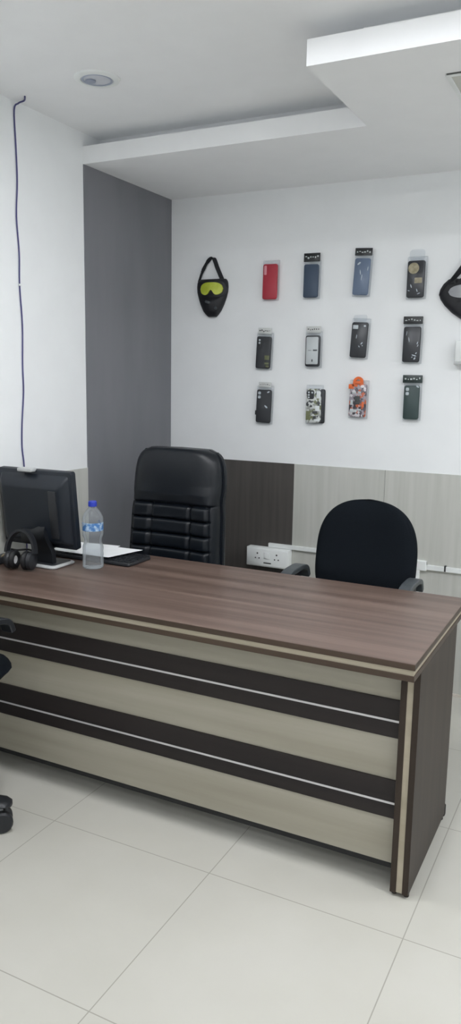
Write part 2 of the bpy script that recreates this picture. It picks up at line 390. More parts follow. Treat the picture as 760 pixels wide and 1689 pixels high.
# ------------------------------------------------------------------ executive chair (faces -Y)
def star_base(t, cx, cy, R, a0, hubz, m=None, cr=.029):
    m = m or M['plastic']
    bm = B(); lathe(bm, [(.034, .065), (.042, .075), (.040, .125), (.030, .135)], 24, (cx, cy, 0)); hub = obj('base_hub', bm, m, t)
    bm = B(); lathe(bm, [(.026, .13), (.026, .27), (.017, .275), (.017, hubz)], 20, (cx, cy, 0)); obj('gas_column', bm, M['black'], t)
    for k in range(5):
        a = a0+2*PI*k/5; d = Vector((math.cos(a), math.sin(a), 0)); c = Vector((cx, cy, 0)); n = Vector((-d.y, d.x, 0))
        rings = []
        for s, w, z0, z1 in ((.03, .026, .072, .125), (.12, .024, .075, .116), (R*.70, .023, .074, .100), (R*.90, cr*.95, 2.35*cr, 2.35*cr+.026), (R*1.0, cr*1.0, 2.35*cr, 2.35*cr+.024), (R*1.08, cr*.75, 2.35*cr, 2.35*cr+.019), (R*1.115, cr*.3, 2.35*cr, 2.35*cr+.012)):
            ring = []
            for j in range(10):
                b = 2*PI*j/10
                ring.append(c+d*s+n*(w*math.cos(b))+Vector((0, 0, (z0+z1)/2+(z1-z0)/2*math.sin(b))))
            rings.append(ring)
        bm = B(); loft(bm, rings); leg = obj('base_leg', bm, m, t)
        # twin-wheel caster under the end of the leg
        cc = c+d*(R*.97); q = cr
        bm = B()
        for s in (-1, 1):
            pr = [(0, .005), (q*.8, .005), (q, q*.3), (q, q*.72), (q*.85, q*.9), (0, q*.9)]
            b2 = B(); lathe(b2, [(rr, s*h) for rr, h in pr], 22, (0, 0, 0), 'X')
            xform(b2, Matrix.Translation(cc+Vector((0, 0, q))) @ Matrix.Rotation(a+PI/2+.5, 4, 'Z'))
            me = bpy.data.meshes.new('tmp'); b2.to_mesh(me); b2.free(); bm.from_mesh(me); bpy.data.meshes.remove(me)
        cs = obj('caster', bm, M['plastic'], leg)
        bm = B(); tube(bm, [cc+Vector((0, 0, q*.6)), cc+Vector((0, 0, 2.35*q+.01))], .0065, 10); obj('caster_stem', bm, M['silver'], cs)
def lean(bm, zp, k, y0):
    for v in bm.verts: v.co.y += y0 + max(0, v.co.z-zp)*k
    return bm
ec = thing('executive_chair', 'tall black leather executive chair behind the desk near the grey panel', 'chair', (-1.787, 3.0, 0))
EX, EY = -1.787, 2.955
def esup(z, lo, hi, n=5.0):
    zc, hz = (lo+hi)/2, (hi-lo)/2; q = min(1.0, abs((z-zc)/hz)); return (1-q**n)**(1/n)
ELO, EHI = .46, 1.19
def ew(z):
    t = max(0, min(1, (1.0-z)/.35)); base = .226 + .010*t*t - .006*math.exp(-((z-.955)/.04)**2)
    return base*esup(z, ELO, EHI, 6.0)
seams = [.94-.0655*k for k in range(8)]
def groove(d, w): return math.exp(-(d/w)**2)
def efront(q, z):
    ed = (1-min(1, abs(q))**8)**.5*esup(z, ELO-.01, EHI, 8)**1.0
    y = .055*ed + .028*(abs(q)**2.2)*(1 if z < .93 else max(0, 1-(z-.93)/.1)) * (1 if abs(q) < .86 else max(0, 1-(abs(q)-.86)/.14))
    if z > .94:
        y += .022*ed*min(1, (z-.94)/.05)*(1-abs(q)**3)
        y -= .016*groove(z-.94, .006)*ed
    else:
        for s in seams: y -= .011*groove(z-s, .0042)*(1 if abs(q) < .84 else max(0, 1-(abs(q)-.84)/.08))
        ph = ((.94-z)/.0655) % 1.0
        if abs(q) < .86: y += .008*(1-(2*ph-1)**4)
        for s in (-.45, .45): y -= .014*groove(q-s, .035)
        for s in (-.86, .86): y -= .010*groove(q-s, .03)
    return -y
zs = [(ELO+EHI)/2+(EHI-ELO)/2*math.sin(-PI/2+PI*i/20) for i in range(4)] + [ELO+.02+(EHI-ELO-.04)*i/170 for i in range(171)] + [(ELO+EHI)/2+(EHI-ELO)/2*math.sin(PI/2-PI*i/20) for i in (3, 2, 1, 0)]
zs = sorted(set(zs))
bm = pad(B(), zs, ew, efront, lambda q, z: .012*esup(z, ELO, EHI, 6), 90); lean(bm, .5, .085, EY); xform(bm, Matrix.Translation((EX, 0, 0)))
bk = obj('backrest', bm, M['leather'], ec, ang=60)
bm = pad(B(), zs[::3]+[zs[-1]], lambda z: ew(z)*1.035+.002, lambda q, z: .004, lambda q, z: .02+.05*(1-abs(q)**5)**.5*esup(z, ELO, EHI, 5), 40); lean(bm, .5, .085, EY); xform(bm, Matrix.Translation((EX, 0, 0)))
obj('back_shell', bm, M['leather'], ec, ang=50)
pp = []
for z in zs[3:-1:4]: pp.append((EX+ew(z)*1.03, EY+.014+max(0, z-.5)*.085, z))
pl = [(2*EX-x, y, z) for x, y, z in pp]
bm = B(); tube(bm, pp+pl[::-1], .006, 8); obj('piping', bm, M['leather'], bk)
bm = B(); hslab(bm, EX, 2.72, .50, .50, .10, .42, .53, .04); obj('seat', bm, M['leather'], ec, ang=60)
for s in (-1, 1):
    bm = B(); ribbon(bm, smoothpath([(EX+s*.265, 2.94, .45), (EX+s*.27, 2.96, .60), (EX+s*.27, 2.90, .655), (EX+s*.27, 2.72, .665), (EX+s*.27, 2.60, .645), (EX+s*.268, 2.57, .58), (EX+s*.262, 2.62, .45)], 6), (1, 0, 0), .05, .03); obj('armrest', bm, M['plastic'], ec)
star_base(ec, EX, 2.75, .25, .3, .43)
bm = bx(EX-.09, EX+.09, 2.65, 2.95, .395, .425); obj('seat_plate', bm, M['black'], ec, False)

# ------------------------------------------------------------------ fabric task chair (faces -Y when yaw = 0)
def task_chair(label, loc, yaw, seat_z, arm_z, arm_x, seat_w, R, a0, st=.075, am='arm', cr=.029, by=0.0):
    t = thing('task_chair', label, 'chair', (0, 0, 0))
    lo, hi = seat_z+.10, seat_z+.515
    def w(z):
        zc = seat_z+.28
        if z > zc: return .214*max(0, 1-((z-zc)/(hi-zc))**2.55)**(1/2.45)
        return (.214-.012*((zc-z)/(zc-lo))**2)*max(0, 1-((zc-z)/(zc-lo+.004))**6)**(1/4)
    n = 44; Z = [(lo+hi)/2+(hi-lo)/2*math.sin(-PI/2+PI*i/n) for i in range(n+1)]
    def esup2(z): q = min(1, abs((z-(lo+hi)/2)/((hi-lo)/2))); return (1-q**6)**.5
    fr = lambda q, z: -(.045*(1-abs(q)**6)**.5*esup2(z)) + .02*(1-q*q) - .012*math.exp(-((z-lo-.1)/.08)**2)
    bm = pad(B(), Z, w, fr, lambda q, z: .024*(1-abs(q)**4)**.5*esup2(z)+.02*(1-q*q), 36); lean(bm, lo, .08, .175)
    obj('backrest', bm, M['fabric'], t, ang=60)
    bm = B(); ribbon(bm, smoothpath([(0, .10, seat_z-.055), (0, .25, seat_z-.05), (0, .275, seat_z+.03), (0, .262, seat_z+.33)], 6), (1, 0, 0), .06, .012); obj('back_bracket', bm, M['plastic'], t)
    bm = B(); hslab(bm, 0, -.01, seat_w, .44, .11 if seat_w > .4 else .15, seat_z-st, seat_z, .028); obj('seat', bm, M['fabric'], t, ang=60)
    bm = bx(-.1, .1, -.09, .14, seat_z-.10, seat_z-.072); obj('seat_plate', bm, M['black'], t, False)
    for s in (-1, 1):
        x = s*arm_x
        P = [(x, .118, arm_z-.052), (x, .098, arm_z-.014), (x, .055, arm_z-.001), (x, .0, arm_z), (x, -.055, arm_z-.003), (x, -.095, arm_z-.016), (x, -.112, arm_z-.052)]
        bm = B(); ribbon(bm, smoothpath(P, 7), (1, 0, 0), .048, .020); ar = obj('armrest', bm, M[am], t, bevel=.006)
        P = [(x*.5, .03, seat_z-.085), (x*.94, .03, seat_z-.080), (x*1.0, .03, seat_z-.03), (x, .03, arm_z-.012)]
        bm = B(); ribbon(bm, smoothpath(P, 6), (0, 1, 0), .06, .016); obj('arm_post', bm, M['plastic'], ar, bevel=.003)
    star_base(t, 0, by, R, a0, seat_z-.08, None, cr)
    t.location = loc; t.rotation_euler = (0, 0, yaw)
    return t
task_chair('black fabric task chair with rounded back behind right half of desk', (-.92, 2.87, 0), 0, .50, .738, .238, .46, .28, .2)
task_chair('black task chair at the left picture edge in front of desk', (-1.972, 1.765, 0), PI, .532, .712, .205, .376, .250, .29-PI, .055, 'plastic', .037, .05)

# ------------------------------------------------------------------ monitor (its back to the camera)
mo = thing('monitor', 'black square monitor seen from behind at left end of desk', 'monitor', (-1.985, 2.37, .75))
W, H = .362, .312
def mtx(): return Matrix.Translation((-2.06, 2.378, .978)) @ Matrix.Rotation(.02, 4, 'Z') @ Matrix.Rotation(.106, 4, 'X')
MT = mtx()
bm = B(); rslab(bm, 0, 0, W, H, .010, -.012, .018, .004); xform(bm, MT); fr_ = obj('housing', bm, M['mon'], mo)
bm = B(); rings = []
for (w_, h_, y, zz) in ((W-.03, H-.03, -.011, 0), (W-.05, H-.06, -.034, -.006), (W-.085, H-.10, -.046, -.010), (W-.10, H-.115, -.047, -.010)):
    rings.append([(x, y, z+zz) for x, z in rrect(w_, h_, .012)])
loft(bm, rings); xform(bm, MT); bs = obj('rear_cover', bm, M['mon'], mo)
bm = B(); rslab(bm, -.035, .104, .125, .024, .006, -.036, -.012, .002); xform(bm, MT); obj('vent_slot', bm, M['mondk'], bs)
bm = B(); rslab(bm, .108, -.01, .038, .19, .004, -.0495, -.046, .001); xform(bm, MT); obj('rear_rib', bm, M['plastic'], bs)
bm = B(); rslab(bm, .0, -.105, .12, .06, .008, -.056, -.04, .003); xform(bm, MT); obj('hinge_cover', bm, M['mondk'], bs)
bm = B(); rslab(bm, 0, .006, W-.03, H-.045, .002, .0175, .0192, .0005); xform(bm, MT); obj('screen', bm, M['screen'], mo)
bm = B(); ribbon(bm, smoothpath([(-2.02, 2.365, .757), (-2.02, 2.36, .81), (-2.03, 2.335, .87), (-2.045, 2.345, .90)], 6), (1, 0, 0), .085, .022); obj('stand_neck', bm, M['mondk'], mo)
bm = B(); hslab(bm, -2.02, 2.383, .165, .145, .022, .75, .762, .005); sb = obj('stand_base', bm, M['silver'], mo)
bm = B(); hslab(bm, -2.02, 2.388, .135, .118, .016, .7615, .7635, .001); obj('base_pad', bm, M['plastic'], sb)
# webcam-like clip on the top edge
wc = thing('webcam', 'small silver clip-on webcam on the top edge of the monitor', 'webcam', (-2.084, 2.345, 1.13))
bm = B(); rslab(bm, -2.084, 1.1325, .070, .015, .005, 2.322, 2.358, .003); obj('body', bm, M['silver'], wc)
bm = B(); lathe(bm, [(0.0, 0), (.005, 0), (.005, .003), (0, .003)], 16, (-2.084, 2.3585, 1.1325), 'Y'); obj('lens', bm, M['black'], wc)

# ------------------------------------------------------------------ headset leaning by the monitor foot
hs = thing('headset', 'black over-ear headset lying against the monitor foot', 'headset', (-2.05, 2.29, .75))
HM = Matrix.Translation((-2.052, 2.250, .752)) @ Matrix.Rotation(.20, 4, 'Z') @ Matrix.Rotation(-.16, 4, 'X')
for s in (-1, 1):
    bm = B(); lathe(bm, [(0, s*.060), (.022, s*.060), (.033, s*.055), (.036, s*.042), (.030, s*.034), (0, s*.034)], 26, (0, 0, .038), 'X'); xform(bm, HM); ec_ = obj('ear_cup', bm, M['plastic'], hs)
    bm = B(); torus(bm, .026, .0115, (s*.026, 0, .038), 'X', 26, 10); xform(bm, HM); obj('ear_cushion', bm, M['black'], ec_)
    bm = B(); lathe(bm, [(0, s*.022), (.020, s*.022), (.020, s*.034), (0, s*.034)], 22, (0, 0, .038), 'X'); xform(bm, HM); obj('white_liner', bm, M['paper'], ec_, label='white inner liner of ear cup')
bm = B(); ribbon(bm, [(.060*math.cos(a)*1.0, 0, .066+.088*math.sin(a)) for a in [PI*k/22 for k in range(23)]], (0, 1, 0), .030, .010); xform(bm, HM); obj('headband', bm, M['plastic'], hs)
bm = B(); tube(bm, smoothpath([(-2.085, 2.262, .775), (-2.11, 2.255, .757), (-2.16, 2.28, .754), (-2.2, 2.33, .754), (-2.21, 2.42, .754)], 6), .0022, 8); obj('headset_lead', bm, M['dcable'], hs)

# ------------------------------------------------------------------ cables behind the monitor
cb = thing('power_cable', 'tangled dark and tan leads on the desk left of the headset', 'cable', (-2.18, 2.42, .75))
bm = B(); tube(bm, smoothpath([(-2.232, 2.40, .785), (-2.20, 2.40, .785), (-2.16, 2.43, .785), (-2.14, 2.46, .757)], 7), .004, 8); obj('lead', bm, M['dcable'], cb)
bm = B(); tube(bm, smoothpath([(-2.232, 2.36, .756), (-2.19, 2.345, .772), (-2.155, 2.335, .790), (-2.165, 2.31, .795), (-2.19, 2.30, .775), (-2.17, 2.335, .757), (-2.14, 2.35, .755), (-2.125, 2.40, .755)], 7), .004, 8); obj('tan_lead', bm, M['tan'], cb, label='tan coiled lead')
ad = obj('power_adapter', hslab(B(), -2.205, 2.315, .055, .085, .01, .75, .778, .004), M['plastic']); tag(ad, 'small black adapter block at the left end of the desk', 'adapter')

# ------------------------------------------------------------------ keyboard and paper
kb = thing('keyboard', 'slim black keyboard partly under white sheets on the desk', 'keyboard', (-1.93, 2.58, .75))
bm = B(); hslab(bm, -1.935, 2.583, .44, .165, .012, .7505, .766, .004); obj('body', bm, M['plastic'], kb)
for row in range(5):
    for k in range(15):
        x = -1.935-.205+.0293*k+.0; y = 2.583-.062+.031*row
        if row == 0 and 4 < k < 10: continue
        bm = B(); hslab(bm, x, y, .0245, .0255, .003, .765, .7705, .0015); obj('key', bm, M['mondk'], kb)
bm = B(); hslab(bm, -1.935-.205+.0293*7, 2.583-.062, .135, .0255, .003, .765, .7705, .0015); obj('space_bar', bm, M['mondk'], kb)
def sheet(pts, z, lift, bow):
    bm = B(); n = 14; a, b, c, d = [Vector(p+(0,)) for p in pts]; g = []
    for th in (0, .0006):
        G = []
        for i in range(n+1):
            row = []
            for j in range(n+1):
                s, q = i/n, j/n
                p = a*(1-s)*(1-q)+b*s*(1-q)+c*s*q+d*(1-s)*q
                row.append(bm.verts.new((p.x, p.y, z+lift(s, q)+bow*math.sin(PI*s)*math.sin(PI*q)+th)))
            G.append(row)
        g.append(G)
    for i in range(n):
        for j in range(n):
            bm.faces.new((g[1][i][j], g[1][i+1][j], g[1][i+1][j+1], g[1][i][j+1])); bm.faces.new((g[0][i][j+1], g[0][i+1][j+1], g[0][i+1][j], g[0][i][j]))
    for i in range(n):
        for (p, q) in (((i, 0), (i+1, 0)), ((i+1, n), (i, n)), ((0, i+1), (0, i)), ((n, i), (n, i+1))):
            bm.faces.new((g[0][p[0]][p[1]], g[0][q[0]][q[1]], g[1][q[0]][q[1]], g[1][p[0]][p[1]]))
    return bm
p = obj('paper_sheet', sheet([(-2.10, 2.515), (-1.818, 2.505), (-1.775, 2.69), (-2.057, 2.70)], .7745, lambda s, q: .004*s*s, .0), M['paper']); tag(p, 'white paper sheet lying on top of the black keyboard', 'paper', None)
p = obj('paper_sheet', sheet([(-2.13, 2.53), (-1.90, 2.56), (-1.92, 2.735), (-2.15, 2.705)], .7718, lambda s, q: .0, .0), M['paper']); tag(p, 'lower white sheet under the top sheet, showing beside the monitor', 'paper', None)

# ------------------------------------------------------------------ water bottle
bx_, by_ = -1.838, 2.432
bo = thing('water_bottle', 'clear plastic water bottle with blue cap and label on desk', 'bottle', (bx_, by_, .75))
bm = B(); z0 = .75
prof = [(.0, 0.006), (.02, .006), (.030, .0005), (.036, .0), (.040, .004), (.0415, .012), (.0405, .022), (.0415, .032), (.0400, .045), (.0415, .058), (.0400, .071), (.0415, .084), (.040, .095), (.036, .105), (.034, .115), (.036, .126), (.0405, .136), (.0415, .15), (.0405, .158), (.0405, .196), (.0415, .203), (.040, .213), (.034, .228), (.024, .243), (.0155, .252), (.0145, .257), (.0155, .259), (.0135, .262), (.0135, .272)]
lathe(bm, [(q, z0+h*.955) for q, h in prof], 40, (bx_, by_, 0)); obj('bottle_body', bm, M['bottle'], bo, ang=60)
bm = B(); rings = []
for q, h in ((.0412, .152), (.0414, .168), (.0412, .184)): rings.append([(bx_+q*math.cos(a), by_+q*math.sin(a), z0+h) for a in [-2.9+4.6*k/40 for k in range(41)]]+[(bx_+(q-.0006)*math.cos(a), by_+(q-.0006)*math.sin(a), z0+h) for a in [-2.9+4.6*k/40 for k in range(40, -1, -1)]])
loft(bm, rings); obj('label_band', bm, M['label'], bo, ang=50)
bm = B(); lathe(bm, [(.0, z0+.246), (.0165, z0+.246), (.0170, z0+.252), (.0165, z0+.264), (.014, z0+.267), (0, z0+.267)], 28, (bx_, by_, 0)); obj('cap', bm, M['cap'], bo)

# ------------------------------------------------------------------ wall sockets, trunking, cable
so = thing('socket_board', 'white double socket board on the dark dado panel', 'socket', (-1.62, YB-.005, .58))
Ws = YB-.005
bm = B(); rslab(bm, -1.6205, .577, .24, .100, .004, Ws-.046, Ws, .003); bd = obj('box', bm, M['white'], so)
bm = B(); rslab(bm, -1.6205, .577, .228, .088, .004, Ws-.049, Ws-.045, .001); fp = obj('faceplate', bm, M['white'], bd)
for cx in (-1.676, -1.566):
    bm = B()
    for (dx, dz, q) in ((0, .017, .0045), (-.0105, -.008, .0038), (.0105, -.008, .0038)):
        lathe(bm, [(0, Ws-.0500), (q, Ws-.0500), (q, Ws-.047), (0, Ws-.047)], 12, (cx+dx, 0, .580+dz), 'Y')
    obj('socket_holes', bm, M['dprint'], fp)
bm = B(); rslab(bm, -1.621, .588, .034, .034, .003, Ws-.052, Ws-.048, .001); obj('switch', bm, M['white'], fp)
bm = B(); rslab(bm, -1.618, .549, .044, .006, .002, Ws-.050, Ws-.0485, .0003); obj('printed_mark', bm, M['dprint'], fp)
tr = thing('cable_trunking', 'white plastic cable trunking along the beige dado behind the chair', 'trunking', (-1.0, Ws, .63))
bm = bx(-1.63, -.80, Ws-.016, Ws, .6285, .650); obj('trunk_run', bm, M['white'], tr, False, .002)
bm = bx(-.862, -.832, Ws-.018, Ws, .02, .626); obj('trunk_drop', bm, M['white'], tr, False, .002)
bm = bx(-.80, XR-.02, Ws-.015, Ws, .610, .634); obj('trunk_run', bm, M['white'], tr, False, .002)
bm = bx(-.878, -.80, Ws-.019, Ws, .604, .652); obj('corner_joint', bm, M['white'], tr, False, .003)
bm = bx(-.716, -.708, Ws-.0165, Ws, .612, .640); obj('clip', bm, M['dprint'], tr, False)
nc = thing('network_cable', 'thin violet cable running down the left wall from the ceiling', 'cable', (XL, 2.505, 1.1))
xc = XL+.004
pts = [(XL+.075, 2.485, ZC-.003), (XL+.045, 2.515, ZC-.004), (XL+.02, 2.51, ZC-.012), (xc, 2.503, 2.515), (xc, 2.507, 2.38), (xc, 2.509, 2.252), (xc, 2.499, 2.12), (xc, 2.509, 1.98), (xc, 2.506, 1.857), (xc, 2.516, 1.70), (xc, 2.511, 1.543), (xc, 2.512, 1.43), (xc, 2.498, 1.30), (xc, 2.494, 1.20), (xc, 2.503, 1.123), (xc+.002, 2.50, 1.0), (xc+.006, 2.50, .80), (xc+.012, 2.49, .755)]
bm = B(); tube(bm, smoothpath(pts, 5), .0032, 8); nco = obj('cable_run', bm, M['cable'], nc)
bm = B(); rslab(bm, 0, 0, .012, .008, .002, -.004, .004, .001); xform(bm, Matrix.Translation((XL+.005, 2.506, 1.857)) @ Matrix.Rotation(PI/2, 4, 'Z')); obj('cable_clip', bm, M['white'], nc)

wb = thing('wall_box', 'white wall-mounted box at the right picture edge below the goggles', 'box', (-.62, YB, 1.63))
bm = B(); rslab(bm, -.625, 1.637, .20, .095, .006, YB-.05, YB, .004); bb = obj('box_body', bm, M['white'], wb)
bm = B(); rslab(bm, -.625, 1.584, .204, .014, .003, YB-.048, YB, .002); obj('bottom_lip', bm, M['silver'], bb)

# ------------------------------------------------------------------ masks with goggles
def bandpath(c, P): return [(c[0]+x, YB-d, c[1]+z) for x, z, d in P]
gm = thing('goggle_mask', 'black face mask with lime goggle lens hanging by its strap', 'mask', (-1.99, YB, 1.90), 'goggle masks on the back wall')
GX, GZ = -1.988, 1.815
prof = [(0, .022), (.01, .034), (.03, .05), (.06, .066), (.095, .080), (.125, .088), (.15, .090), (.17, .088), (.182, .084), (.19, .076)]
def interp(z, P):
    for (a, x), (b, y) in zip(P[:-1], P[1:]):
        if a <= z <= b: return x+(y-x)*(z-a)/(b-a)
    return P[0][1] if z < P[0][0] else P[-1][1]
Z = [.19*i/40 for i in range(41)]
def mfront(q, z):
    e = (1-abs(q)**4)**.5*min(1, (z+.004)/.03)**.5*min(1, (.194-z)/.02)**.5
    y = .058*e + .020*math.exp(-((z-.062)/.03)**2)*(1-abs(q))*e - .008*groove(z-.098, .008)*e
    return -.012-y
bm = pad(B(), Z, lambda z: interp(z, prof), mfront, lambda q, z: -.002, 36); xform(bm, Matrix.Translation((GX, YB, GZ))); ms = obj('mask_shell', bm, M['mask'], gm, ang=60)
def visor(cx, cz, w, h, notch, yf, th, bow):
    bm = B(); nu, nv = 28, 8; S = []
    for y in (0, th):
        G = []
        for i in range(nu+1):
            q = -1+2*i/nu; e = (1-abs(q)**3.4)**.5; col = []
            zt = h/2*e; zb = -h/2*e + notch*math.exp(-(q/.26)**2)
            for j in range(nv+1):
                col.append(bm.verts.new((cx+q*w/2, yf+y+bow*q*q, cz+zb+(zt-zb)*j/nv)))
            G.append(col)
        S.append(G)
    for i in range(nu):
        for j in range(nv):
            bm.faces.new((S[0][i][j], S[0][i+1][j], S[0][i+1][j+1], S[0][i][j+1])); bm.faces.new((S[1][i][j+1], S[1][i+1][j+1], S[1][i+1][j], S[1][i][j]))
        bm.faces.new((S[0][i][0], S[1][i][0], S[1][i+1][0], S[0][i+1][0])); bm.faces.new((S[1][i][nv], S[0][i][nv], S[0][i+1][nv], S[1][i+1][nv]))
    for j in range(nv):
        bm.faces.new((S[1][0][j], S[0][0][j], S[0][0][j+1], S[1][0][j+1])); bm.faces.new((S[0][nu][j], S[1][nu][j], S[1][nu][j+1], S[0][nu][j+1]))
    bmesh.ops.remove_doubles(bm, verts=bm.verts, dist=1e-4)
    return bm
fr1 = obj('goggle_frame', visor(GX+.006, GZ+.138, .168, .090, .022, YB-.078, .030, .030), M['mask'], gm, ang=50)
obj('lens', visor(GX+.010, GZ+.138, .130, .064, .027, YB-.092, .016, .020), M['lime'], fr1, ang=50, label='yellow-green goggle lens')
bm = B(); lathe(bm, [(0, YB-.075), (.007, YB-.075), (.008, YB-.06), (0, YB-.06)], 14, (GX+.035, 0, GZ+.042), 'Y'); obj('vent_button', bm, M['arm'], ms)
bm = B(); rslab(bm, GX-.006, GZ+.072, .03, .014, .005, YB-.098, YB-.08, .003, -.3); obj('nose_vent', bm, M['arm'], ms)
bm = B(); ribbon(bm, smoothpath([(GX-.080, YB-.02, GZ+.178), (GX-.062, YB-.024, GZ+.222), (GX-.04, YB-.026, GZ+.262), (GX-.018, YB-.02, GZ+.290), (GX, YB-.012, GZ+.296), (GX+.012, YB-.018, GZ+.284), (GX+.030, YB-.026, GZ+.245), (GX+.062, YB-.022, GZ+.178)], 6), (.55, .83, 0), [.014]*7+[.018]*8+[.024]*10+[.028]*18, .005); obj('strap', bm, M['strap'], gm)
bm = B(); rslab(bm, GX-.050, GZ+.245, .018, .024, .004, YB-.03, YB-.02, .002, -.55); obj('strap_buckle', bm, M['mask'], gm)
# right-hand mask, cut by the picture edge
g2 = thing('goggle_mask', 'black face mask with grey lens at the right picture edge', 'mask', (-.66, YB, 1.86), 'goggle masks on the back wall')
HX, HZ = -.650, 1.765
prof2 = [(0, .03), (.012, .062), (.04, .105), (.075, .142), (.105, .163), (.125, .170), (.145, .166), (.17, .152), (.19, .130)]
bm = pad(B(), Z, lambda z: interp(z, prof2), lambda q, z: -.012-.062*(1-abs(q)**3)**.5*min(1, (z+.004)/.03)**.5*min(1, (.194-z)/.03)**.5, lambda q, z: -.002, 36)
xform(bm, Matrix.Translation((HX, YB, HZ))); ms2 = obj('mask_shell', bm, M['mask'], g2, ang=60)
fr2 = obj('goggle_frame', visor(HX, HZ+.134, .285, .110, .028, YB-.086, .034, .052), M['mask'], g2, ang=50)
obj('lens', visor(HX, HZ+.132, .246, .060, .022, YB-.102, .018, .038), M['greylens'], fr2, ang=50, label='pale grey goggle lens')
bm = B(); ribbon(bm, smoothpath([(HX-.158, YB-.03, HZ+.118), (HX-.13, YB-.042, HZ+.160), (HX-.08, YB-.045, HZ+.222), (HX-.02, YB-.03, HZ+.302), (HX, YB-.015, HZ+.322), (HX+.02, YB-.03, HZ+.302), (HX+.08, YB-.045, HZ+.222), (HX+.158, YB-.03, HZ+.118)], 6), (.75, .3, .55), .026, .005); obj('strap', bm, M['strap'], g2)
bm = B(); torus(bm, .009, .0035, (HX-.086, YB-.075, HZ+.176), 'Y', 18, 8); obj('strap_ring', bm, M['mask'], g2)
bm = B(); ribbon(bm, [(HX-.13, YB-.05, HZ+.150), (HX-.06, YB-.075, HZ+.186), (HX+.02, YB-.08, HZ+.194)], (0, .3, 1), .016, .004); obj('upper_frame_bar', bm, M['mask'], g2)

for g_ in (gm, g2):
    def flat(o):
        for c in o.children:
            for v in c.data.vertices: v.co.y *= .55
            flat(c)
    flat(g_)

# ------------------------------------------------------------------ phone cases on the back wall
YC = YB-.016                                 # back of each case; the bag behind it touches the wall
def phone_case(key, label, cx, cz, w, h, col, tilt=0.0, header=None, hdr_mat=None, bag=True, cam_kind='pill', lens_n=3, back_n=1, cam_mat=None, hz=.03, hoff=0.0):
    t = thing('phone_case', label, 'phone case', (cx, YB, cz), 'packed phone cases on the back wall')
    th = .011; y0, y1 = YC-th, YC
    oz = cz+h/2+.04
    def S(bm, x, z, ww, hh, rr, a, b, bev): return rslab(bm, x, z, ww, hh, rr, a, b, bev, tilt, cx, oz)
    if bag:
        bm = B(); S(bm, cx+.003, cz+.006, w+.012, h+.026, .004, YB-.031, YB-.0005, .014); obj('hanging_bag', bm, M['bag'], t, ang=60)
    bm = B(); S(bm, cx, cz, w, h, .010, y0, y1, .003); sh = obj('case_shell', bm, col, t)
    x0, zt = cx-w/2, cz+h/2
    cm = cam_mat or M['black']
    if cam_kind == 'pill':
        bm = B(); S(bm, x0+.018, zt-.032, .019, .046, .008, y0-.0025, y0+.001, .001); ci = obj('camera_cutout', bm, cm, sh)
        for k in range(lens_n):
            bm = B(); c_, s_ = math.cos(tilt), math.sin(tilt); X, Z_ = x0+.018-cx, zt-.019-.014*k-oz
            lathe(bm, [(0, y0-.004), (.0052, y0-.004), (.0055, y0-.002), (0, y0-.002)], 14, (cx+X*c_-Z_*s_, 0, oz+X*s_+Z_*c_), 'Y'); obj('lens_ring', bm, M['lens'], ci)
    elif cam_kind == 'square':
        bm = B(); S(bm, x0+.024, zt-.029, .036, .044, .009, y0-.003, y0+.001, .001); ci = obj('camera_cutout', bm, cm, sh)
        for (a, b) in ((-.009, .011), (-.009, -.002), (-.009, -.014), (.009, .010)):
            bm = B(); S(bm, x0+.024+a, zt-.029+b, .009, .009, .0044, y0-.0045, y0-.0025, .0005); obj('lens_ring', bm, M['lens'], ci)
    elif cam_kind == 'bar':
        bm = B(); S(bm, x0+.014, zt-.030, .014, .044, .003, y0-.002, y0+.001, .001); obj('camera_cutout', bm, cm, sh)
    elif cam_kind == 'dots':
        for k in range(2):
            bm = B(); S(bm, x0+.016, zt-.018-.020*k, .015, .015, .005, y0-.0025, y0+.001, .0008); obj('lens_ring', bm, M['lens'], sh)
    if header:
        bm = B(); S(bm, cx+hoff, zt+.012+hz/2, header, hz, .002, YB-.022, YB-.019, .0008); hd = obj('header_card', bm, hdr_mat or M['header'], t)
        pm = M['print'] if hdr_mat in (None, M['header'], M['headgreen']) else M['dprint']
        bm = B(); rx = random.Random(key)
        for k in range(6):
            S(bm, cx+hoff-header*.36+header*.144*k, zt+.012+hz*(.42+.2*rx.random()), header*rx.uniform(.05, .11), hz*rx.uniform(.10, .24), .0008, YB-.0226, YB-.0215, .0002)
        obj('printed_marks', bm, pm, hd)
    return t, sh, S, y0
def mark(sh, S, name, m, x, z, w, h, y0, rad=.0015, label=None):
    bm = B(); S(bm, x, z, w, h, min(rad, w/2-.0002, h/2-.0002), y0-.0012, y0+.0005, .0004); return obj(name, bm, m, sh, label=label)
def marks(sh, S, name, m, y0, cx, cz, L, label=None):
    bm = B()
    if name == 'painted_glint':                 # crinkle highlights painted as small pale slanted slivers
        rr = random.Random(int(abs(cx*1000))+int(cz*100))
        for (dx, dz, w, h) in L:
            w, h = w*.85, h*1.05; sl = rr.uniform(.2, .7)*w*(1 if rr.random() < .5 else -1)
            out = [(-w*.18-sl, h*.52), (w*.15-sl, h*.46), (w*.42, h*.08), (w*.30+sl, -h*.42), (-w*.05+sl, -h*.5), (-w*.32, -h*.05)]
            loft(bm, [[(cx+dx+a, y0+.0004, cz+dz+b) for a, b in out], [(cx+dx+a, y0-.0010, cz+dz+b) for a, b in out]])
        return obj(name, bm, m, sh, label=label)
    for (dx, dz, w, h) in L: S(bm, cx+dx, cz+dz, w, h, min(.0015, w/3, h/3), y0-.0012, y0+.0005, .0003)
    return obj(name, bm, m, sh, label=label)
phone_case(1, 'plain red phone case, first of the top row beside the lime goggle mask', -1.654, 1.978, .078, .170, M['red'], -.01, None, cam_kind='bar', cam_mat=M['pink'])
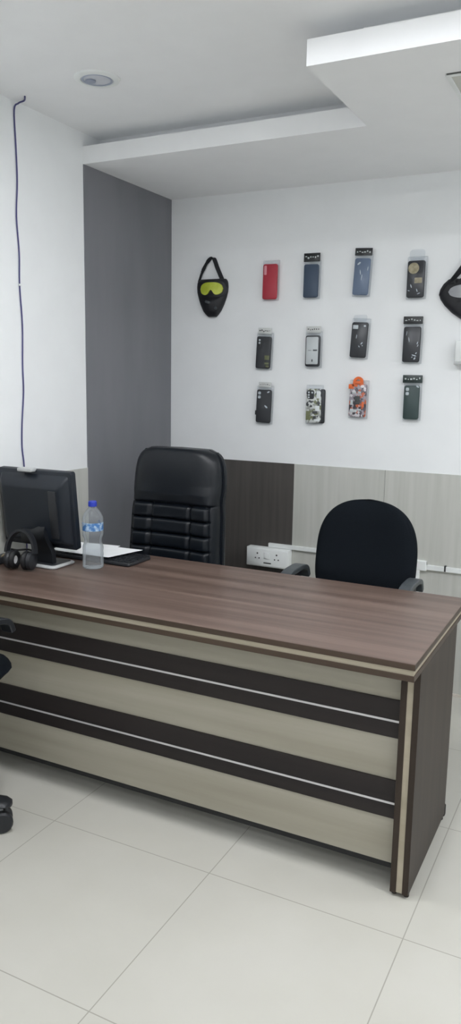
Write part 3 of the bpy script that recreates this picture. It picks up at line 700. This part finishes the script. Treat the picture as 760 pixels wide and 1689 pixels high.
phone_case(2, 'navy phone case under a black header card in the top row', -1.436, 1.973, .076, .157, M['navy'], -.01, .084, M['header'], cam_kind='none', hz=.04)
t, sh, S, y0 = phone_case(3, 'slate blue phone case with glossy wrap and black header in top row', -1.177, 1.982, .076, .168, M['slate'], -.05, .084, M['header'], cam_kind='none', hz=.034)
marks(sh, S, 'painted_glint', M['glint'], y0, -1.177, 1.982, [(-.012, .02, .006, .022), (-.005, -.004, .005, .026), (.024, .035, .006, .018), (-.02, .06, .022, .012)])
t, sh, S, y0 = phone_case(4, 'black phone case with a big round gold disc in the top row', -.925, 1.960, .080, .164, M['bcase'], .0, None, cam_kind='none')
bm = B(); S(bm, -.936, 2.008, .050, .050, .0249, y0-.004, y0, .002); obj('gold_disc', bm, M['gold'], sh, label='large round gold disc')
marks(sh, S, 'printed_patch', M['gold'], y0, -.925, 1.960, [(.012, -.006, .034, .024)]); marks(sh, S, 'painted_glint', M['glint'], y0, -.925, 1.960, [(-.02, -.03, .006, .016), (.008, -.05, .005, .014), (.016, -.064, .014, .006), (-.03, -.05, .012, .004)])
obj('clear_hanger', xform(rslab(B(), 0, 0, .07, .05, .016, 0, .004, .001), Matrix.Translation((-.925, YB-.02, 2.067))), M['bag'], t)
t, sh, S, y0 = phone_case(5, 'black phone case with olive corner print, first of middle row', -1.677, 1.632, .080, .160, M['bcase'], -.04, .074, M['headclear'], cam_kind='pill', lens_n=2, hz=.03)
marks(sh, S, 'corner_print', M['olive'], y0, -1.677, 1.632, [(.022, -.025, .026, .022), (.022, -.054, .024, .010), (.026, -.068, .018, .010)])
t, sh, S, y0 = phone_case(6, 'frosted white phone case with black rim in the middle row', -1.416, 1.639, .076, .150, M['bcase'], .0, .074, M['headclear'], cam_kind='none', hz=.032)
bm = B(); S(bm, -1.418, 1.641, .063, .132, .006, y0-.0012, y0+.001, .0008); fc = obj('frosted_back', bm, M['clearcase'], sh, label='frosted white back plate')
marks(fc, S, 'printed_marks', M['dprint'], y0-.001, -1.418, 1.641, [(.016, .002, .022, .006), (.002, -.048, .006, .012), (-.012, .001, .018, .002)])
t, sh, S, y0 = phone_case(7, 'black phone case in crinkled clear bag, third in middle row', -1.176, 1.690, .080, .165, M['bcase'], -.05, None, cam_kind='none')
marks(sh, S, 'camera_hole', M['lens'], y0, -1.176, 1.690, [(-.021, .060, .026, .018), (.024, .066, .010, .008)]); marks(sh, S, 'painted_glint', M['glint'], y0, -1.176, 1.690, [(-.018, .016, .006, .018), (.008, -.016, .012, .010), (.012, -.026, .006, .006), (-.004, -.030, .006, .008)])
obj('clear_hanger', xform(rslab(B(), 0, 0, .066, .03, .010, 0, .004, .001), Matrix.Translation((-1.181, YB-.02, 1.792))), M['bag'], t)
t, sh, S, y0 = phone_case(8, 'black phone case under black header card, last in middle row', -.927, 1.668, .080, .162, M['bcase'], -.01, .090, M['header'], cam_kind='none', hz=.034)
marks(sh, S, 'painted_glint', M['glint'], y0, -.927, 1.668, [(-.026, .050, .004, .020), (-.014, .022, .004, .022), (.026, .006, .008, .012), (.028, -.006, .006, .010), (.012, -.05, .020, .008), (.016, -.064, .014, .010), (.004, -.058, .008, .006), (.022, -.040, .008, .008)])
t, sh, S, y0 = phone_case(9, 'black phone case with two bright camera holes, first of bottom row', -1.670, 1.362, .082, .168, M['bcase'], -.03, .070, M['headclear'], cam_kind='dots', hz=.026)
marks(sh, S, 'painted_glint', M['glint'], y0, -1.670, 1.362, [(.022, .072, .022, .008), (.010, -.002, .018, .014)]); marks(sh, S, 'side_clip', M['black'], y0, -1.670, 1.362, [(-.041, -.034, .008, .022)])
t, sh, S, y0 = phone_case(10, 'white printed phone case with dark square camera block in bottom row', -1.402, 1.372, .078, .168, M['prt1'], .0, None, cam_kind='square', cam_mat=M['bcase'])
marks(sh, S, 'white_patch', M['white'], y0, -1.402, 1.372, [(.026, .055, .020, .036), (.022, -.012, .022, .026), (.022, -.07, .03, .012)]); marks(sh, S, 'dark_print', M['dprint'], y0, -1.402, 1.372, [(.010, -.032, .026, .014), (.008, -.058, .016, .016), (-.012, -.002, .012, .010)]); marks(sh, S, 'olive_print', M['olive'], y0, -1.402, 1.372, [(-.026, -.048, .022, .044)])
obj('second_case', xform(rslab(B(), 0, 0, .074, .168, .010, 0, .008, .003), Matrix.Translation((-1.384, YB-.012, 1.370))), M['bcase'], t, label='second dark case packed behind')
t, sh, S, y0 = phone_case(11, 'orange and grey graphic phone case with orange loop in bottom row', -1.173, 1.404, .084, .158, M['prt2'], -.02, None, cam_kind='none')
marks(sh, S, 'dark_print', M['dprint'], y0, -1.178, 1.404, [(.004, .008, .026, .028), (.0, -.012, .034, .012)]); marks(sh, S, 'pale_print', M['print'], y0, -1.178, 1.404, [(-.014, .036, .020, .008), (.012, .040, .016, .008), (-.022, -.048, .016, .016), (-.002, -.050, .014, .014), (.016, -.044, .018, .008), (-.024, -.010, .012, .024)])
marks(sh, S, 'orange_patch', M['orange'], y0, -1.178, 1.404, [(-.030, .066, .026, .022), (-.012, .072, .026, .012), (.032, -.018, .012, .026)])
bm = B(); ribbon(bm, smoothpath([(-1.197, YC-.006, 1.478), (-1.192, YC-.006, 1.502), (-1.176, YC-.006, 1.512), (-1.160, YC-.006, 1.502), (-1.158, YC-.006, 1.478)], 6), (0, 1, 0), .012, .012); obj('finger_loop', bm, M['orange'], t, label='orange silicone finger loop')
bm = B(); rslab(bm, -1.177, 1.490, .026, .014, .004, YC-.012, YC, .002); obj('loop_bridge', bm, M['orange'], t)
t, sh, S, y0 = phone_case(12, 'dark green phone case under green header card, last in bottom row', -.915, 1.402, .073, .157, M['green'], .0, .092, M['headgreen'], cam_kind='dots', hz=.036)
marks(sh, S, 'painted_glint', M['glint'], y0, -.915, 1.402, [(.026, .074, .018, .010)])

# ------------------------------------------------------------------ world: dim bluish fill entering by the added rear opening
w = bpy.data.worlds.new('world'); sc.world = w; w.use_nodes = True
w.node_tree.nodes['Background'].inputs['Color'].default_value = (0.9, 0.95, 1.0, 1); w.node_tree.nodes['Background'].inputs['Strength'].default_value = 0.5
